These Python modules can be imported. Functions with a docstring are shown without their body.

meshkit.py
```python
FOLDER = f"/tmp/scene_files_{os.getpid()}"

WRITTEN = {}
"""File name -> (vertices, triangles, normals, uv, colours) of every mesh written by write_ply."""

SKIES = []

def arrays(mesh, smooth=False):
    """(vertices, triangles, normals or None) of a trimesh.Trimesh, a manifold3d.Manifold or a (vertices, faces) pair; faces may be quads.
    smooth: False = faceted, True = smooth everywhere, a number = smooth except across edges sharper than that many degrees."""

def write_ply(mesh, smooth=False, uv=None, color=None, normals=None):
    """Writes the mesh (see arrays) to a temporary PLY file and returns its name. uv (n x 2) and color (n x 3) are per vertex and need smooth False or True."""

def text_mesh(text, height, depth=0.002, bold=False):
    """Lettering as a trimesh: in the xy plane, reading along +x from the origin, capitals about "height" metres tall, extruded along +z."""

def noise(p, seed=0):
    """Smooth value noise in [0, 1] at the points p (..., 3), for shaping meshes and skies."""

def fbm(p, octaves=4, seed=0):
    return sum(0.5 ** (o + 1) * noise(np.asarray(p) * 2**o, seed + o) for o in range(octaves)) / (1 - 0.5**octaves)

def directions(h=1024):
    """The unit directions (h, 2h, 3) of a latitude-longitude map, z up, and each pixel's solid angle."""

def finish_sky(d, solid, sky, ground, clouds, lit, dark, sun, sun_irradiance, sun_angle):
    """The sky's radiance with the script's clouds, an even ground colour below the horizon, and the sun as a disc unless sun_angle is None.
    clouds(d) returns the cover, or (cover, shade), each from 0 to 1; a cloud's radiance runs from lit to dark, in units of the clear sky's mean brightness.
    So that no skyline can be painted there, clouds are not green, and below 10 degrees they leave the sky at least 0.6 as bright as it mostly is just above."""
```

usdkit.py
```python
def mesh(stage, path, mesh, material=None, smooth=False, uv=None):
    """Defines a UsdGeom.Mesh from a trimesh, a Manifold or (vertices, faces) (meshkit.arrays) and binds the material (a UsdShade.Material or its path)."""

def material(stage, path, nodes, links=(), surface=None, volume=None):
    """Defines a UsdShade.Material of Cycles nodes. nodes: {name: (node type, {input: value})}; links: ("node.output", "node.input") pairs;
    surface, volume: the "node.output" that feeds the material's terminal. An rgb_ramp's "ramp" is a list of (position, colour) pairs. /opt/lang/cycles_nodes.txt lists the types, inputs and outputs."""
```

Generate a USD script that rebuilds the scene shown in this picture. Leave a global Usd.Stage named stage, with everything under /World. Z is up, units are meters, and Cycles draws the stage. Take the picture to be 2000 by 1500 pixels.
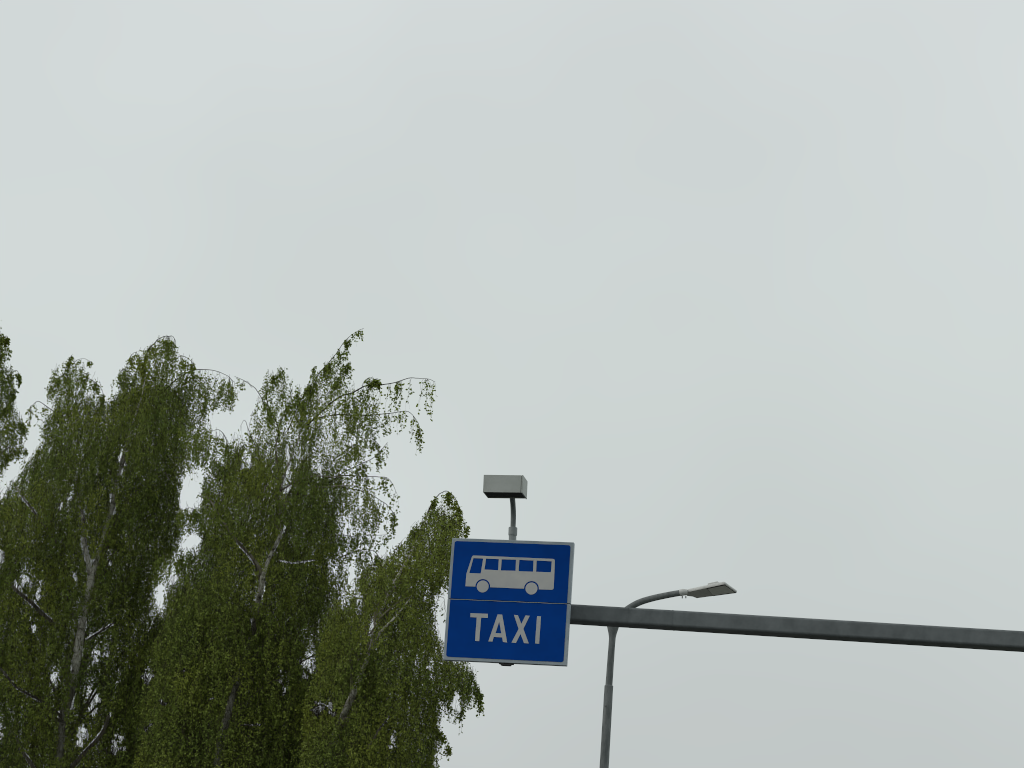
import math
import numpy as np
import trimesh
import shapely
from shapely.geometry import Polygon, LineString, Point
import manifold3d as m3
import usdkit
import meshkit
from pxr import Usd, UsdGeom, UsdLux, UsdShade, Gf, Sdf

stage = Usd.Stage.CreateInMemory()
UsdGeom.SetStageUpAxis(stage, UsdGeom.Tokens.z)
UsdGeom.SetStageMetersPerUnit(stage, 1.0)
UsdGeom.Xform.Define(stage, "/World")
UsdGeom.Scope.Define(stage, "/World/Looks")

# ------------------------------------------------------------------ camera
PITCH, ROLL, FOC, EYE = 0.2578, 0.0697, 4000.0, np.array([0.0, 0.0, 1.6])
FW = np.array([0, math.cos(PITCH), math.sin(PITCH)])
R0 = np.array([1.0, 0, 0])
U0 = np.cross(R0, FW)
RT = R0 * math.cos(ROLL) + U0 * math.sin(ROLL)
UP = -R0 * math.sin(ROLL) + U0 * math.cos(ROLL)
cam = UsdGeom.Camera.Define(stage, "/World/Camera")
cam.AddTransformOp().Set(Gf.Matrix4d(*RT, 0, *UP, 0, *(-FW), 0, *EYE, 1))
cam.CreateHorizontalApertureAttr(36.0)
cam.CreateVerticalApertureAttr(27.0)
cam.CreateFocalLengthAttr(36.0 * FOC / 2000.0)
cam.CreateClippingRangeAttr(Gf.Vec2f(0.1, 20000))
cam.CreateExposureAttr(0.0)

# ------------------------------------------------------------------ sky and veiled sun
SUN_DIR = np.array([-0.90, -0.15, 0.70]); SUN_DIR /= np.linalg.norm(SUN_DIR)
SUN_EL, SUN_ROT = math.asin(SUN_DIR[2]), math.atan2(SUN_DIR[0], SUN_DIR[1])
sky_mat = usdkit.material(stage, "/World/Looks/sky_overcast", {
    "tc": ("texture_coordinate", {}),
    "xyz": ("separate_xyz", {}),
    "sky": ("sky_texture", {"sky_type": "single_scattering", "sun_disc": False, "sun_elevation": SUN_EL, "sun_rotation": SUN_ROT}),
    "grad": ("rgb_ramp", {"ramp": [(0.0, (.47, .50, .50)), (.08, (.55, .587, .583)), (.17, (.605, .65, .64)), (.26, (.622, .672, .657)), (.37, (.652, .698, .694)), (.6, (.70, .735, .74)), (1.0, (.76, .79, .80))]}),
    "mpn": ("mapping", {"location": (-2.6, 18.97, 15.91)}),
    "noi": ("noise_texture", {"scale": 3.69, "detail": 3.0, "roughness": .4}),
    "cl": ("rgb_ramp", {"ramp": [(0.3, (9.35, 9.37, 9.37)), (.5, (10, 10, 10)), (.7, (10.7, 10.7, 10.72))]}),
    "mul": ("mix_color", {"blend_type": "multiply", "fac": 1.0, "use_clamp": False}),
    "mixs": ("mix_color", {"blend_type": "mix", "fac": .97, "use_clamp": False}),
    "bg": ("background_shader", {"strength": 0.1}),
}, [("tc.generated", "xyz.vector"), ("xyz.z", "grad.fac"), ("tc.generated", "mpn.vector"), ("mpn.vector", "noi.vector"), ("noi.fac", "cl.fac"),
    ("grad.color", "mul.a"), ("cl.color", "mul.b"), ("sky.color", "mixs.a"), ("mul.result", "mixs.b"), ("mixs.result", "bg.color")], surface="bg.background")
dome = UsdLux.DomeLight.Define(stage, "/World/sky")
UsdShade.MaterialBindingAPI.Apply(dome.GetPrim()).Bind(sky_mat)
dome.GetPrim().SetCustomDataByKey("kind", "structure")
sun = UsdLux.DistantLight.Define(stage, "/World/veiled_sun")
sun.CreateIntensityAttr(0.38)
sun.CreateAngleAttr(40.0)
sun.CreateColorAttr(Gf.Vec3f(1.0, .97, .92))
sun.GetPrim().CreateAttribute("inputs:normalize", Sdf.ValueTypeNames.Bool).Set(True)
_z = SUN_DIR; _x = np.cross([0, 0, 1.0], _z); _x /= np.linalg.norm(_x); _y = np.cross(_z, _x)
sun.AddTransformOp().Set(Gf.Matrix4d(*_x, 0, *_y, 0, *_z, 0, 0, 0, 60, 1))


# ------------------------------------------------------------------ helpers
def W(px, py, Y):
    """World point at depth y = Y seen at position (px, py) of the 2000 x 1500 photograph."""
    d = FW + RT * ((px - 1000) / FOC) - UP * ((py - 750) / FOC)
    return EYE + d * (Y / d[1])


def Wv(px, py, Y):
    px, py, Y = np.broadcast_arrays(np.asarray(px, float), py, Y)
    d = FW[None] + RT[None] * ((px.ravel()[:, None] - 1000) / FOC) - UP[None] * ((py.ravel()[:, None] - 750) / FOC)
    return EYE + d * (Y.ravel() / d[:, 1])[:, None]


def proj(P):
    Q = P - EYE
    z = Q @ FW
    return 1000 + FOC * (Q @ RT) / z, 750 - FOC * (Q @ UP) / z


USED = {}


def numbered(path):
    n = USED.get(path, 0)
    USED[path] = n + 1
    return path if n == 0 else f"{path}_{n:03d}"


def mat(name):
    return f"/World/Looks/{name}"


def thing(name, label, cat, loc=(0, 0, 0), group=None):
    p = numbered(f"/World/{name}")
    x = UsdGeom.Xform.Define(stage, p)
    x.AddTranslateOp().Set(Gf.Vec3d(*map(float, loc)))
    pr = x.GetPrim()
    pr.SetCustomDataByKey("label", label)
    pr.SetCustomDataByKey("category", cat)
    if group:
        pr.SetCustomDataByKey("group", group)
    return dict(path=p, loc=np.asarray(loc, float))


def part(parent, name, mesh, material, smooth=False, kind=None, label=None):
    """A part: one Mesh under its thing (or under a part). Vertices arrive in world coordinates."""
    p = numbered(f"{parent['path']}/{name}")
    v, f, n = meshkit.arrays(mesh, smooth)
    m = usdkit.mesh(stage, p, (v - parent["loc"], f), mat(material))
    if n is not None:
        from pxr import Vt
        m.CreateNormalsAttr(Vt.Vec3fArray.FromNumpy(n.astype(np.float32)))
        m.SetNormalsInterpolation("vertex")
    if kind:
        m.GetPrim().SetCustomDataByKey("kind", kind)
    if label:
        m.GetPrim().SetCustomDataByKey("label", label)
    return dict(path=p, loc=parent["loc"])


def setting(name, mesh, material):
    p = numbered(f"/World/{name}")
    m = usdkit.mesh(stage, p, mesh, mat(material))
    m.GetPrim().SetCustomDataByKey("kind", "structure")
    return p


def join(ms):
    return trimesh.util.concatenate(ms)


def man(m):
    q = m.to_mesh()
    return trimesh.Trimesh(q.vert_properties[:, :3], q.tri_verts, process=False)


def rbox(sx, sy, sz, r=0.005, n=8):
    """Box with rounded edges, centred."""
    s = m3.Manifold.sphere(r, n)
    pts = [s.translate((a * (sx / 2 - r), b * (sy / 2 - r), c * (sz / 2 - r))) for a in (-1, 1) for b in (-1, 1) for c in (-1, 1)]
    return man(m3.Manifold.batch_hull(pts))


def frame_xf(m, X, Y, Z, C):
    T = np.eye(4)
    T[:3, 0], T[:3, 1], T[:3, 2], T[:3, 3] = X, Y, Z, C
    m = m.copy()
    m.apply_transform(T)
    return m


def smooth_path(P, n):
    """Catmull-Rom through points (rows may hold radius in the last column)."""
    P = np.asarray(P, float)
    if len(P) == 2:
        t = np.linspace(0, 1, n)[:, None]
        return P[0] * (1 - t) + P[1] * t
    E = np.vstack([2 * P[0] - P[1], P, 2 * P[-1] - P[-2]])
    s = np.linspace(0, len(P) - 1, n)
    i = np.minimum(s.astype(int), len(P) - 2)
    t = (s - i)[:, None]
    a, b, c, d = E[i], E[i + 1], E[i + 2], E[i + 3]
    return 0.5 * (2 * b + (c - a) * t + (2 * a - 5 * b + 4 * c - d) * t ** 2 + (3 * b - a - 3 * c + d) * t ** 3)


def tube(P, R, sides=10, cap=True):
    P = np.asarray(P, float)
    R = np.broadcast_to(np.asarray(R, float), (len(P),))
    T = np.gradient(P, axis=0)
    T /= np.linalg.norm(T, axis=1, keepdims=True) + 1e-12
    a = np.cross(T[0], [0.3, 1, 0.1]); a /= np.linalg.norm(a)
    V = []
    ang = np.arange(sides) * 2 * np.pi / sides
    for p, t, r in zip(P, T, R):
        a = a - t * (a @ t); a /= np.linalg.norm(a)
        b = np.cross(t, a)
        V.append(p + r * (np.cos(ang)[:, None] * a + np.sin(ang)[:, None] * b))
    V = np.vstack(V)
    i, j = np.meshgrid(np.arange(len(P) - 1), np.arange(sides), indexing="ij")
    q = np.stack([i * sides + j, i * sides + (j + 1) % sides, (i + 1) * sides + (j + 1) % sides, (i + 1) * sides + j], -1).reshape(-1, 4)
    F = np.vstack([q[:, [0, 1, 2]], q[:, [0, 2, 3]]])
    if cap:
        n = len(V)
        V = np.vstack([V, P[0], P[-1]])
        k = np.arange(sides); k2 = (k + 1) % sides
        e = (len(P) - 1) * sides
        F = np.vstack([F, np.stack([np.full(sides, n), k2, k], 1), np.stack([np.full(sides, n + 1), e + k, e + k2], 1)])
    return trimesh.Trimesh(V, F, process=False)


# ------------------------------------------------------------------ materials
def surf(name, base, rough=.5, metal=0.0, var=None, scale=3.0, detail=4.0, bump=0.0, bscale=60.0, spec=.5, stretch=None):
    """Principled paint/metal/stone whose colour wanders between base and var by noise in object space."""
    nodes = {"tc": ("texture_coordinate", {}), "mp": ("mapping", {"scale": stretch or (1, 1, 1)}), "n": ("noise_texture", {"scale": scale, "detail": detail, "roughness": .6}),
             "r": ("rgb_ramp", {"ramp": [(.32, base), (.68, var or base)]}),
             "p": ("principled_bsdf", {"roughness": rough, "metallic": metal, "specular_ior_level": spec})}
    links = [("geo.position", "mp.vector"), ("mp.vector", "n.vector"), ("n.fac", "r.fac"), ("r.color", "p.base_color")]
    nodes["geo"] = ("geometry", {})
    if bump:
        nodes["bn"] = ("noise_texture", {"scale": bscale, "detail": 3.0})
        nodes["b"] = ("bump", {"strength": bump, "distance": .01})
        links += [("geo.position", "bn.vector"), ("bn.fac", "b.height"), ("b.normal", "p.normal")]
    usdkit.material(stage, mat(name), nodes, links, surface="p.BSDF")


surf("galvanised_beam", (.084, .095, .098), .7, .0, var=(.124, .138, .142), scale=7, detail=8, bump=.2, bscale=120, stretch=(1.0, 1.0, .8), spec=.12)
surf("galvanised_pole", (.068, .078, .078), .6, .0, var=(.145, .158, .158), scale=5, detail=6, bump=.1, bscale=90, stretch=(2.2, 2.2, .7), spec=.2)
surf("grey_housing", (.26, .28, .262), .6, .0, var=(.33, .35, .335), scale=3.5, detail=5, bump=.05, spec=.25)
surf("grey_pipe", (.085, .098, .098), .6, .0, var=(.13, .145, .145), scale=14, detail=5, bump=.1, spec=.2)
surf("collar_grey", (.16, .18, .185), .6, .0, var=(.22, .24, .24), scale=12, spec=.2)
surf("sign_border", (.195, .235, .262), .6, .0, var=(.275, .312, .335), scale=5, detail=6, bump=.05, spec=.25)
surf("sign_blue", (.0004, .040, .225), .6, .0, var=(.0006, .034, .190), scale=4.0, detail=7, spec=.04)
surf("sign_white", (.315, .325, .33), .6, .0, var=(.385, .385, .37), scale=3.5, detail=5, spec=.2)
surf("sign_back", (.25, .26, .26), .55, .3, var=(.33, .34, .34), scale=4)
surf("dark_rubber", (.02, .021, .02), .6, var=(.035, .036, .035), scale=20)
surf("lamp_underside", (.44, .44, .43), .7, var=(.52, .52, .505), scale=16, spec=.15)
surf("lamp_lens_grey", (.58, .58, .56), .7, var=(.66, .66, .64), scale=30, spec=.15)
surf("floodlight_diffuser", (.045, .048, .042), .8, var=(.06, .062, .055), scale=16, spec=.04)
surf("lamp_shell", (.33, .34, .33), .55, var=(.42, .43, .415), scale=14, spec=.25)
surf("bolt_steel", (.10, .10, .10), .45, .6, var=(.16, .16, .16), scale=30)
surf("asphalt", (.045, .046, .048), .9, var=(.065, .066, .067), scale=1.5, detail=8, bump=.5, bscale=150)
surf("paving_asphalt", (.062, .063, .062), .9, var=(.085, .085, .083), scale=2, detail=7, bump=.3, bscale=90)
surf("kerb_granite", (.24, .235, .23), .8, var=(.33, .32, .31), scale=9, detail=7, bump=.3)
surf("road_paint", (.62, .62, .60), .7, var=(.75, .75, .73), scale=6, detail=8)
surf("lawn", (.045, .07, .02), .9, var=(.075, .10, .03), scale=1.2, detail=8, bump=.6, bscale=50)

usdkit.material(stage, mat("birch_bark"), {
    "geo": ("geometry", {}), "mp": ("mapping", {"scale": (1.6, 1.6, 3.6)}),
    "n1": ("noise_texture", {"scale": 2.6, "detail": 7.0, "roughness": .7}),
    "r1": ("rgb_ramp", {"ramp": [(.37, (.04, .036, .03)), (.43, (.27, .26, .215)), (.52, (.50, .49, .43)), (.75, (.62, .61, .55))]}),
    "n2": ("noise_texture", {"scale": 1.1, "detail": 5.0}),
    "r2": ("rgb_ramp", {"ramp": [(.28, (.40, .39, .36)), (.42, (.95, .95, .93)), (1, (1, 1, 1))]}),
    "mx": ("mix_color", {"blend_type": "multiply", "fac": 1.0}),
    "b": ("bump", {"strength": .4, "distance": .01}),
    "p": ("principled_bsdf", {"roughness": .75})},
    [("geo.position", "mp.vector"), ("mp.vector", "n1.vector"), ("n1.fac", "r1.fac"), ("geo.position", "n2.vector"), ("n2.fac", "r2.fac"),
     ("r1.color", "mx.a"), ("r2.color", "mx.b"), ("mx.result", "p.base_color"), ("n1.fac", "b.height"), ("b.normal", "p.normal")], surface="p.BSDF")
surf("limb_bark", (.070, .062, .040), .85, var=(.24, .22, .165), scale=2.4, detail=6, bump=.3, bscale=40)
surf("twig_bark", (.030, .025, .018), .9, var=(.050, .043, .032), scale=4, spec=.05)


def leaf_material(name, dark, mid, light, warm):
    usdkit.material(stage, mat(name), {
        "geo": ("geometry", {}),
        "r": ("rgb_ramp", {"ramp": [(0, dark), (.45, mid), (.8, light), (1, warm)]}),
        "n": ("noise_texture", {"scale": .9, "detail": 4.0, "roughness": .65}),
        "nr": ("rgb_ramp", {"ramp": [(.28, (.60, .70, .74)), (.5, (1, 1, 1)), (.74, (1.42, 1.28, .98))]}),
        "mx": ("mix_color", {"blend_type": "multiply", "fac": 1.0, "use_clamp": False}),
        "hs": ("hsv", {"hue": .49, "saturation": 1.05, "value": 1.0}),
        "p": ("principled_bsdf", {"roughness": .6, "specular_ior_level": .12}),
        "t": ("translucent_bsdf", {}),
        "m": ("mix_closure", {"fac": .19})},
        [("geo.random_per_island", "r.fac"), ("geo.position", "n.vector"), ("n.fac", "nr.fac"), ("r.color", "mx.a"), ("nr.color", "mx.b"),
         ("mx.result", "p.base_color"), ("mx.result", "hs.color"), ("hs.color", "t.color"), ("p.BSDF", "m.closure1"), ("t.BSDF", "m.closure2")], surface="m.closure")


leaf_material("birch_leaf", (0.152, 0.200, 0.038), (0.184, 0.242, 0.046), (0.220, 0.280, 0.058), (0.285, 0.312, 0.076))
leaf_material("birch_leaf_yellowish", (0.155, 0.200, 0.038), (0.190, 0.242, 0.046), (0.228, 0.280, 0.058), (0.288, 0.308, 0.076))

# ------------------------------------------------------------------ ground
g = trimesh.creation.cylinder(radius=3000, height=.4, sections=96)
g.apply_translation((0, 0, -.42))
setting("ground", g, "lawn")


def slab(x0, x1, y0, y1, z0, z1):
    b = trimesh.creation.box((x1 - x0, y1 - y0, z1 - z0))
    b.apply_translation(((x0 + x1) / 2, (y0 + y1) / 2, (z0 + z1) / 2))
    return b


setting("road", slab(-7.4, .5, -80, 400, -.15, -.10), "asphalt")
setting("road_marking", join([slab(-3.55, -3.43, y, y + 3, -.099, -.096) for y in range(-60, 200, 9)]), "road_paint")
setting("kerb", slab(.5, .65, -80, 400, -.3, .02), "kerb_granite")
setting("kerb", slab(-7.55, -7.4, -80, 400, -.3, .02), "kerb_granite")
setting("pavement", slab(.65, 9.5, -80, 400, -.2, .015), "paving_asphalt")
setting("pavement", slab(-10.5, -7.55, -80, 400, -.2, .015), "paving_asphalt")

# ------------------------------------------------------------------ hanging sign: bus over TAXI
YAW = 0.1795
SX = np.array([math.cos(YAW), -math.sin(YAW), 0]); SZ = np.array([0, 0, 1.0]); SN = np.array([-math.sin(YAW), -math.cos(YAW), 0])  # right, up, towards the viewer
SC = np.array([.1141, 20.0, 4.6726]); SW, SH, SD = 1.223, 1.215, .075


def on_sign(px, py):
    """Sign-plane coordinates of a point of the sign's face."""
    d = W(px, py, 10.0) - EYE
    t = ((SC - EYE) @ SN) / (d @ SN)
    q = EYE + d * t - SC
    return float(q @ SX), float(q @ SZ)


def sp(pts):
    return [on_sign(*p) for p in pts]


def z1(*pts): return [(860 + a * .093333, 1040 + b * .093333) for a, b in pts]
def z2(*pts): return [(990 + a * .093333, 1040 + b * .093333) for a, b in pts]
def z3(*pts): return [(855 + a * .096667, 1165 + b * .096667) for a, b in pts]
def z4(*pts): return [(985 + a * .096667, 1165 + b * .096667) for a, b in pts]


def plate(poly, off, thick):
    """Extrudes a shape of the sign plane towards the viewer, from off to off + thick in front of the face."""
    polys = getattr(poly, "geoms", [poly])
    ms = [trimesh.creation.extrude_polygon(q, thick, engine="earcut") for q in polys if q.area > 1e-7]
    return frame_xf(join(ms), SX, SZ, -np.cross(SZ, SX), SC + SN * off) if False else frame_xf(join(ms), SX, SZ, SN, SC + SN * off)


def rounded(poly, r):
    return poly.buffer(-r, quad_segs=6).buffer(r, quad_segs=6)


sign = thing("road_sign", "square blue sign with white bus symbol above the word TAXI, hung on the grey beam", "road sign", SC)
gap_l, gap_r = on_sign(874.3, 1169.2), on_sign(1112.2, 1178.6)
zg = (gap_l[1] + gap_r[1]) / 2
hw, hh = SW / 2, SH / 2
inner = Polygon([on_sign(*q) for q in (z1((298, 185))[0], z2((1330, 268))[0], z4((1196, 1333))[0], z3((165, 1216))[0])])
bx0, by0, bx1, by1 = -hw + .029, -hh + .032, hw - .030, hh - .031
field = Polygon([(bx0, by0), (bx1, by0), (bx1, by1), (bx0, by1)])
field_r = rounded(field, .024)
GAP = .005
for nm, lo, hi in (("bus_panel", zg + GAP / 2, hh), ("taxi_panel", -hh, zg - GAP / 2)):
    cut = Polygon([(-2, lo), (2, lo), (2, hi), (-2, hi)])
    rim = 0.0045 if nm == "taxi_panel" else 0.0
    body = frame_xf(rbox(SW, hi - lo, SD, .004), SX, SZ, SN, SC + SZ * (lo + hi) / 2 - SN * (SD / 2 + .0015))
    pn = part(sign, nm, body, "sign_border", smooth=40)
    f = field_r.intersection(Polygon([(-2, lo + (.0 if nm == "bus_panel" else -.1)), (2, lo + (0 if nm == "bus_panel" else -.1)), (2, hi - rim), (-2, hi - rim)]))
    f = f.intersection(cut)
    part(pn, "blue_field", plate(f, -.0012, .0022), "sign_blue")
    if nm == "bus_panel":
        bus = Polygon(sp(z1((525, 1125), (545, 870), (665, 490), (678, 478)) + z2((1000, 556), (1008, 566), (980, 1202)) + z1((525, 1128))[:0]))
        # tidy outline, corners rounded at the roof and the rear
        o = sp(z1((525, 1125), (545, 868), (672, 480)) + z2((1008, 555), (980, 1204)))
        bus = Polygon(o)
        rb = .022
        rr = rounded(bus, rb)
        keep = Polygon([(o[0][0] - .1, o[0][1] - .1), (o[0][0] + .12, o[0][1] - .1), (o[0][0] + .12, o[1][1] + .02), (o[0][0] - .1, o[1][1] + .02)])
        bus = rr.union(bus.intersection(keep))
        wins = [z1((695, 537), (898, 547), (846, 858), (608, 848)), z1((958, 549), (1225, 559), (1209, 790), (925, 776)),
                z1((1285, 562)) + z2((191, 572), (182, 802)) + z1((1269, 795)), z2((262, 575), (558, 588), (546, 822), (248, 809)), z2((625, 590), (940, 604), (921, 832), (612, 823))]
        for wq in wins:
            bus = bus.difference(Polygon(sp(wq)))
        wheels = []
        for c in (z1((888, 1130))[0], z2((515, 1173))[0]):
            u, v = on_sign(*c)
            bus = bus.difference(Point(u, v).buffer(.0735, quad_segs=16))
            wheels.append(Point(u, v).buffer(.0595, quad_segs=16))
        bs = part(pn, "bus_symbol", plate(bus, .0015, .0012), "sign_white")
        for wl in wheels:
            part(pn, "wheel_symbol", plate(wl, .0015, .0012), "sign_white")
    else:
        letters = {"letter_t": z3((660, 335), (1017, 351), (1013, 436), (878, 430), (838, 903), (753, 900), (787, 425), (658, 418)),
                   "letter_x": z4((194, 372), (275, 377), (345, 552), (430, 382), (515, 392), (386, 655), (495, 950), (398, 942), (327, 757), (235, 942), (145, 932), (289, 657)),
                   "letter_i": z4((662, 395), (743, 402), (704, 957), (620, 950))}
        a = Polygon(sp(z3((1210, 362), (1303, 367), (1403, 930), (1318, 920), (1301, 828), (1133, 818), (1105, 912), (1022, 908)))).difference(Polygon(sp(z3((1243, 510), (1284, 745), (1170, 738)))))
        part(pn, "letter_t", plate(Polygon(sp(letters["letter_t"])), .0015, .0012), "sign_white")
        part(pn, "letter_a", plate(a, .0015, .0012), "sign_white")
        part(pn, "letter_x", plate(Polygon(sp(letters["letter_x"])), .0015, .0012), "sign_white")
        part(pn, "letter_i", plate(Polygon(sp(letters["letter_i"])), .0015, .0012), "sign_white")
        # bare upper lip of the lower panel
        part(pn, "panel_lip", plate(Polygon([(bx0 + .002, hi - rim), (bx1 - .002, hi - rim), (bx1 - .002, hi - .0006), (bx0 + .002, hi - .0006)]), .0002, .004), "sign_white")
# two upright rails and clamps behind, and the clamp foot that shows below
for s in (-.06, .44):
    rail = frame_xf(rbox(.05, SH - .02, .04, .004), SX, SZ, SN, SC + SX * s - SN * (SD + .022))
    part(sign, "mounting_rail", rail, "sign_back")
foot = frame_xf(join([rbox(.105, .028, .05, .01)]), SX, SZ, SN, SC + SX * .012 - SZ * (hh + .012) - SN * (SD * .55))
part(sign, "clamp_foot", foot, "dark_rubber", smooth=40)
for s in (-.045, .05):
    wing = frame_xf(rbox(.05, .014, .05, .005), SX, SZ, SN, SC + SX * (.012 + s) - SZ * (hh + .005) - SN * (SD * .55))
    part(sign, "clamp_wing", wing, "dark_rubber", smooth=40)

# ------------------------------------------------------------------ floodlight above the sign
BYAW, BROLL = .1789, .0208
BX0 = np.array([math.cos(BYAW), -math.sin(BYAW), 0]); BD = np.array([math.sin(BYAW), math.cos(BYAW), 0])
BX = BX0 * math.cos(BROLL) + SZ * math.sin(BROLL); BZ = -BX0 * math.sin(BROLL) + SZ * math.cos(BROLL)
BW, BH, BDp = .3895, .1726, .2802
BF = np.array([-.0194, 19.5, 5.7359])
BC = BF + BD * BDp / 2
lamp = thing("sign_floodlight", "grey box floodlight on a bent pipe above the blue bus and taxi sign", "floodlight", BC)


def bxp(m, x, y, z):
    return frame_xf(m, BX, BD, BZ, BC + BX * x + BD * y + BZ * z)


t = .004
shell = join([bxp(rbox(BW - .018, t, BH, .0018), -.009, -BDp / 2 + t / 2, 0), bxp(rbox(BW - .018, t, BH, .0018), -.009, BDp / 2 - t / 2, 0),
              bxp(rbox(t, BDp - 2 * t, BH, .0018), -BW / 2 + t / 2, 0, 0), bxp(rbox(BW - .018 - t, BDp - 2 * t, t, .0018), -.007, 0, BH / 2 - t / 2)])
hs = part(lamp, "housing", shell, "grey_housing", smooth=40)
part(lamp, "end_cap", bxp(rbox(.014, BDp + .004, BH + .003, .003), BW / 2 - .007, 0, 0), "grey_housing", smooth=40)
part(lamp, "reflector", bxp(rbox(BW - .03, BDp - .02, .006, .002), -.008, 0, .012), "dark_rubber")
part(lamp, "diffuser", bxp(rbox(BW - .032, BDp - .012, .004, .001), -.008, 0, -BH / 2 + .012), "floodlight_diffuser")
for zz in (-BH / 2 + .008,):
    for yy in (-BDp / 2 + .02, BDp / 2 - .012):
        part(lamp, "cover_screw", bxp(trimesh.creation.cylinder(radius=.006, height=.006, sections=10), BW / 2 - .004, yy, zz - .012), "bolt_steel")
pb = SC + SX * .045 + SZ * (hh - .10) - SN * (SD + .05)
base = W(1000.5, 1054, pb[1]); top = W(1000.5, 972, 19.5 + .21)
y0 = pb[1]
c_bot = W(1000.8, 1075, y0); c_mid = W(1001.2, 1045, y0); c_top = W(1001.8, 1029.5, y0)
part(lamp, "lower_pipe", tube([W(1000.0, 1120, y0), c_mid], .0375, 20), "collar_grey", smooth=50)
part(lamp, "collar", tube([W(1001.3, 1046, y0), W(1001.35, 1045, y0), W(1001.9, 1031, y0), W(1001.95, 1030.2, y0)], [.040, .0437, .0437, .041], 24), "collar_grey", smooth=40)
P = smooth_path([W(1001.6, 1040, y0), W(1002.4, 1020, y0), W(1002.6, 1003, y0 - .01), W(1002.0, 987, y0 - .06), W(1000.6, 972, y0 - .16), W(999.6, 962, y0 - .22)], 24)
part(lamp, "bent_pipe", tube(P, .0265, 18), "grey_pipe", smooth=50)

# ------------------------------------------------------------------ gantry: beam and mast
bm_y = 20.0 + SD + .245
bm_l = W(1112, 1199.5, bm_y)
# the beam lies square to the sign in plan and climbs slightly towards its free end
best = None
for tilt in np.linspace(-.05, .05, 401):
    d = SX * math.cos(tilt) + SZ * math.sin(tilt)
    xs = [proj((bm_l + d * s)[None]) for s in (4.2, 4.8)]
    yy = np.interp(2000, [float(xs[0][0][0]), float(xs[1][0][0])], [float(xs[0][1][0]), float(xs[1][1][0])])
    if best is None or abs(yy - 1253.3) < best[0]:
        best = (abs(yy - 1253.3), tilt)
tilt = best[1]
GX = SX * math.cos(tilt) + SZ * math.sin(tilt); GZ = -SX * math.sin(tilt) + SZ * math.cos(tilt)
b0, b1 = -.62, 6.6
BHt, BDt = .164, .30
gc = bm_l + GX * (b0 + b1) / 2
mast_p = bm_l + GX * (b1 + .02)
mast_base = np.array([mast_p[0], mast_p[1], .015])
gan = thing("sign_gantry", "long grey steel cantilever beam reaching left to the bus and taxi sign", "gantry", mast_base)


def tube_section(L, h, d, r):
    """Hollow-section steel beam with generous corner radii, along x."""
    cs = m3.CrossSection.square((d - 2 * r, h - 2 * r), True).offset(r, m3.JoinType.Round, 2.0, 32)
    m = man(m3.Manifold.extrude(cs, L))
    m.apply_transform(np.array([[0, 0, 1, -L / 2], [1, 0, 0, 0], [0, 1, 0, 0], [0, 0, 0, 1.0]]))
    return m


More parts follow.
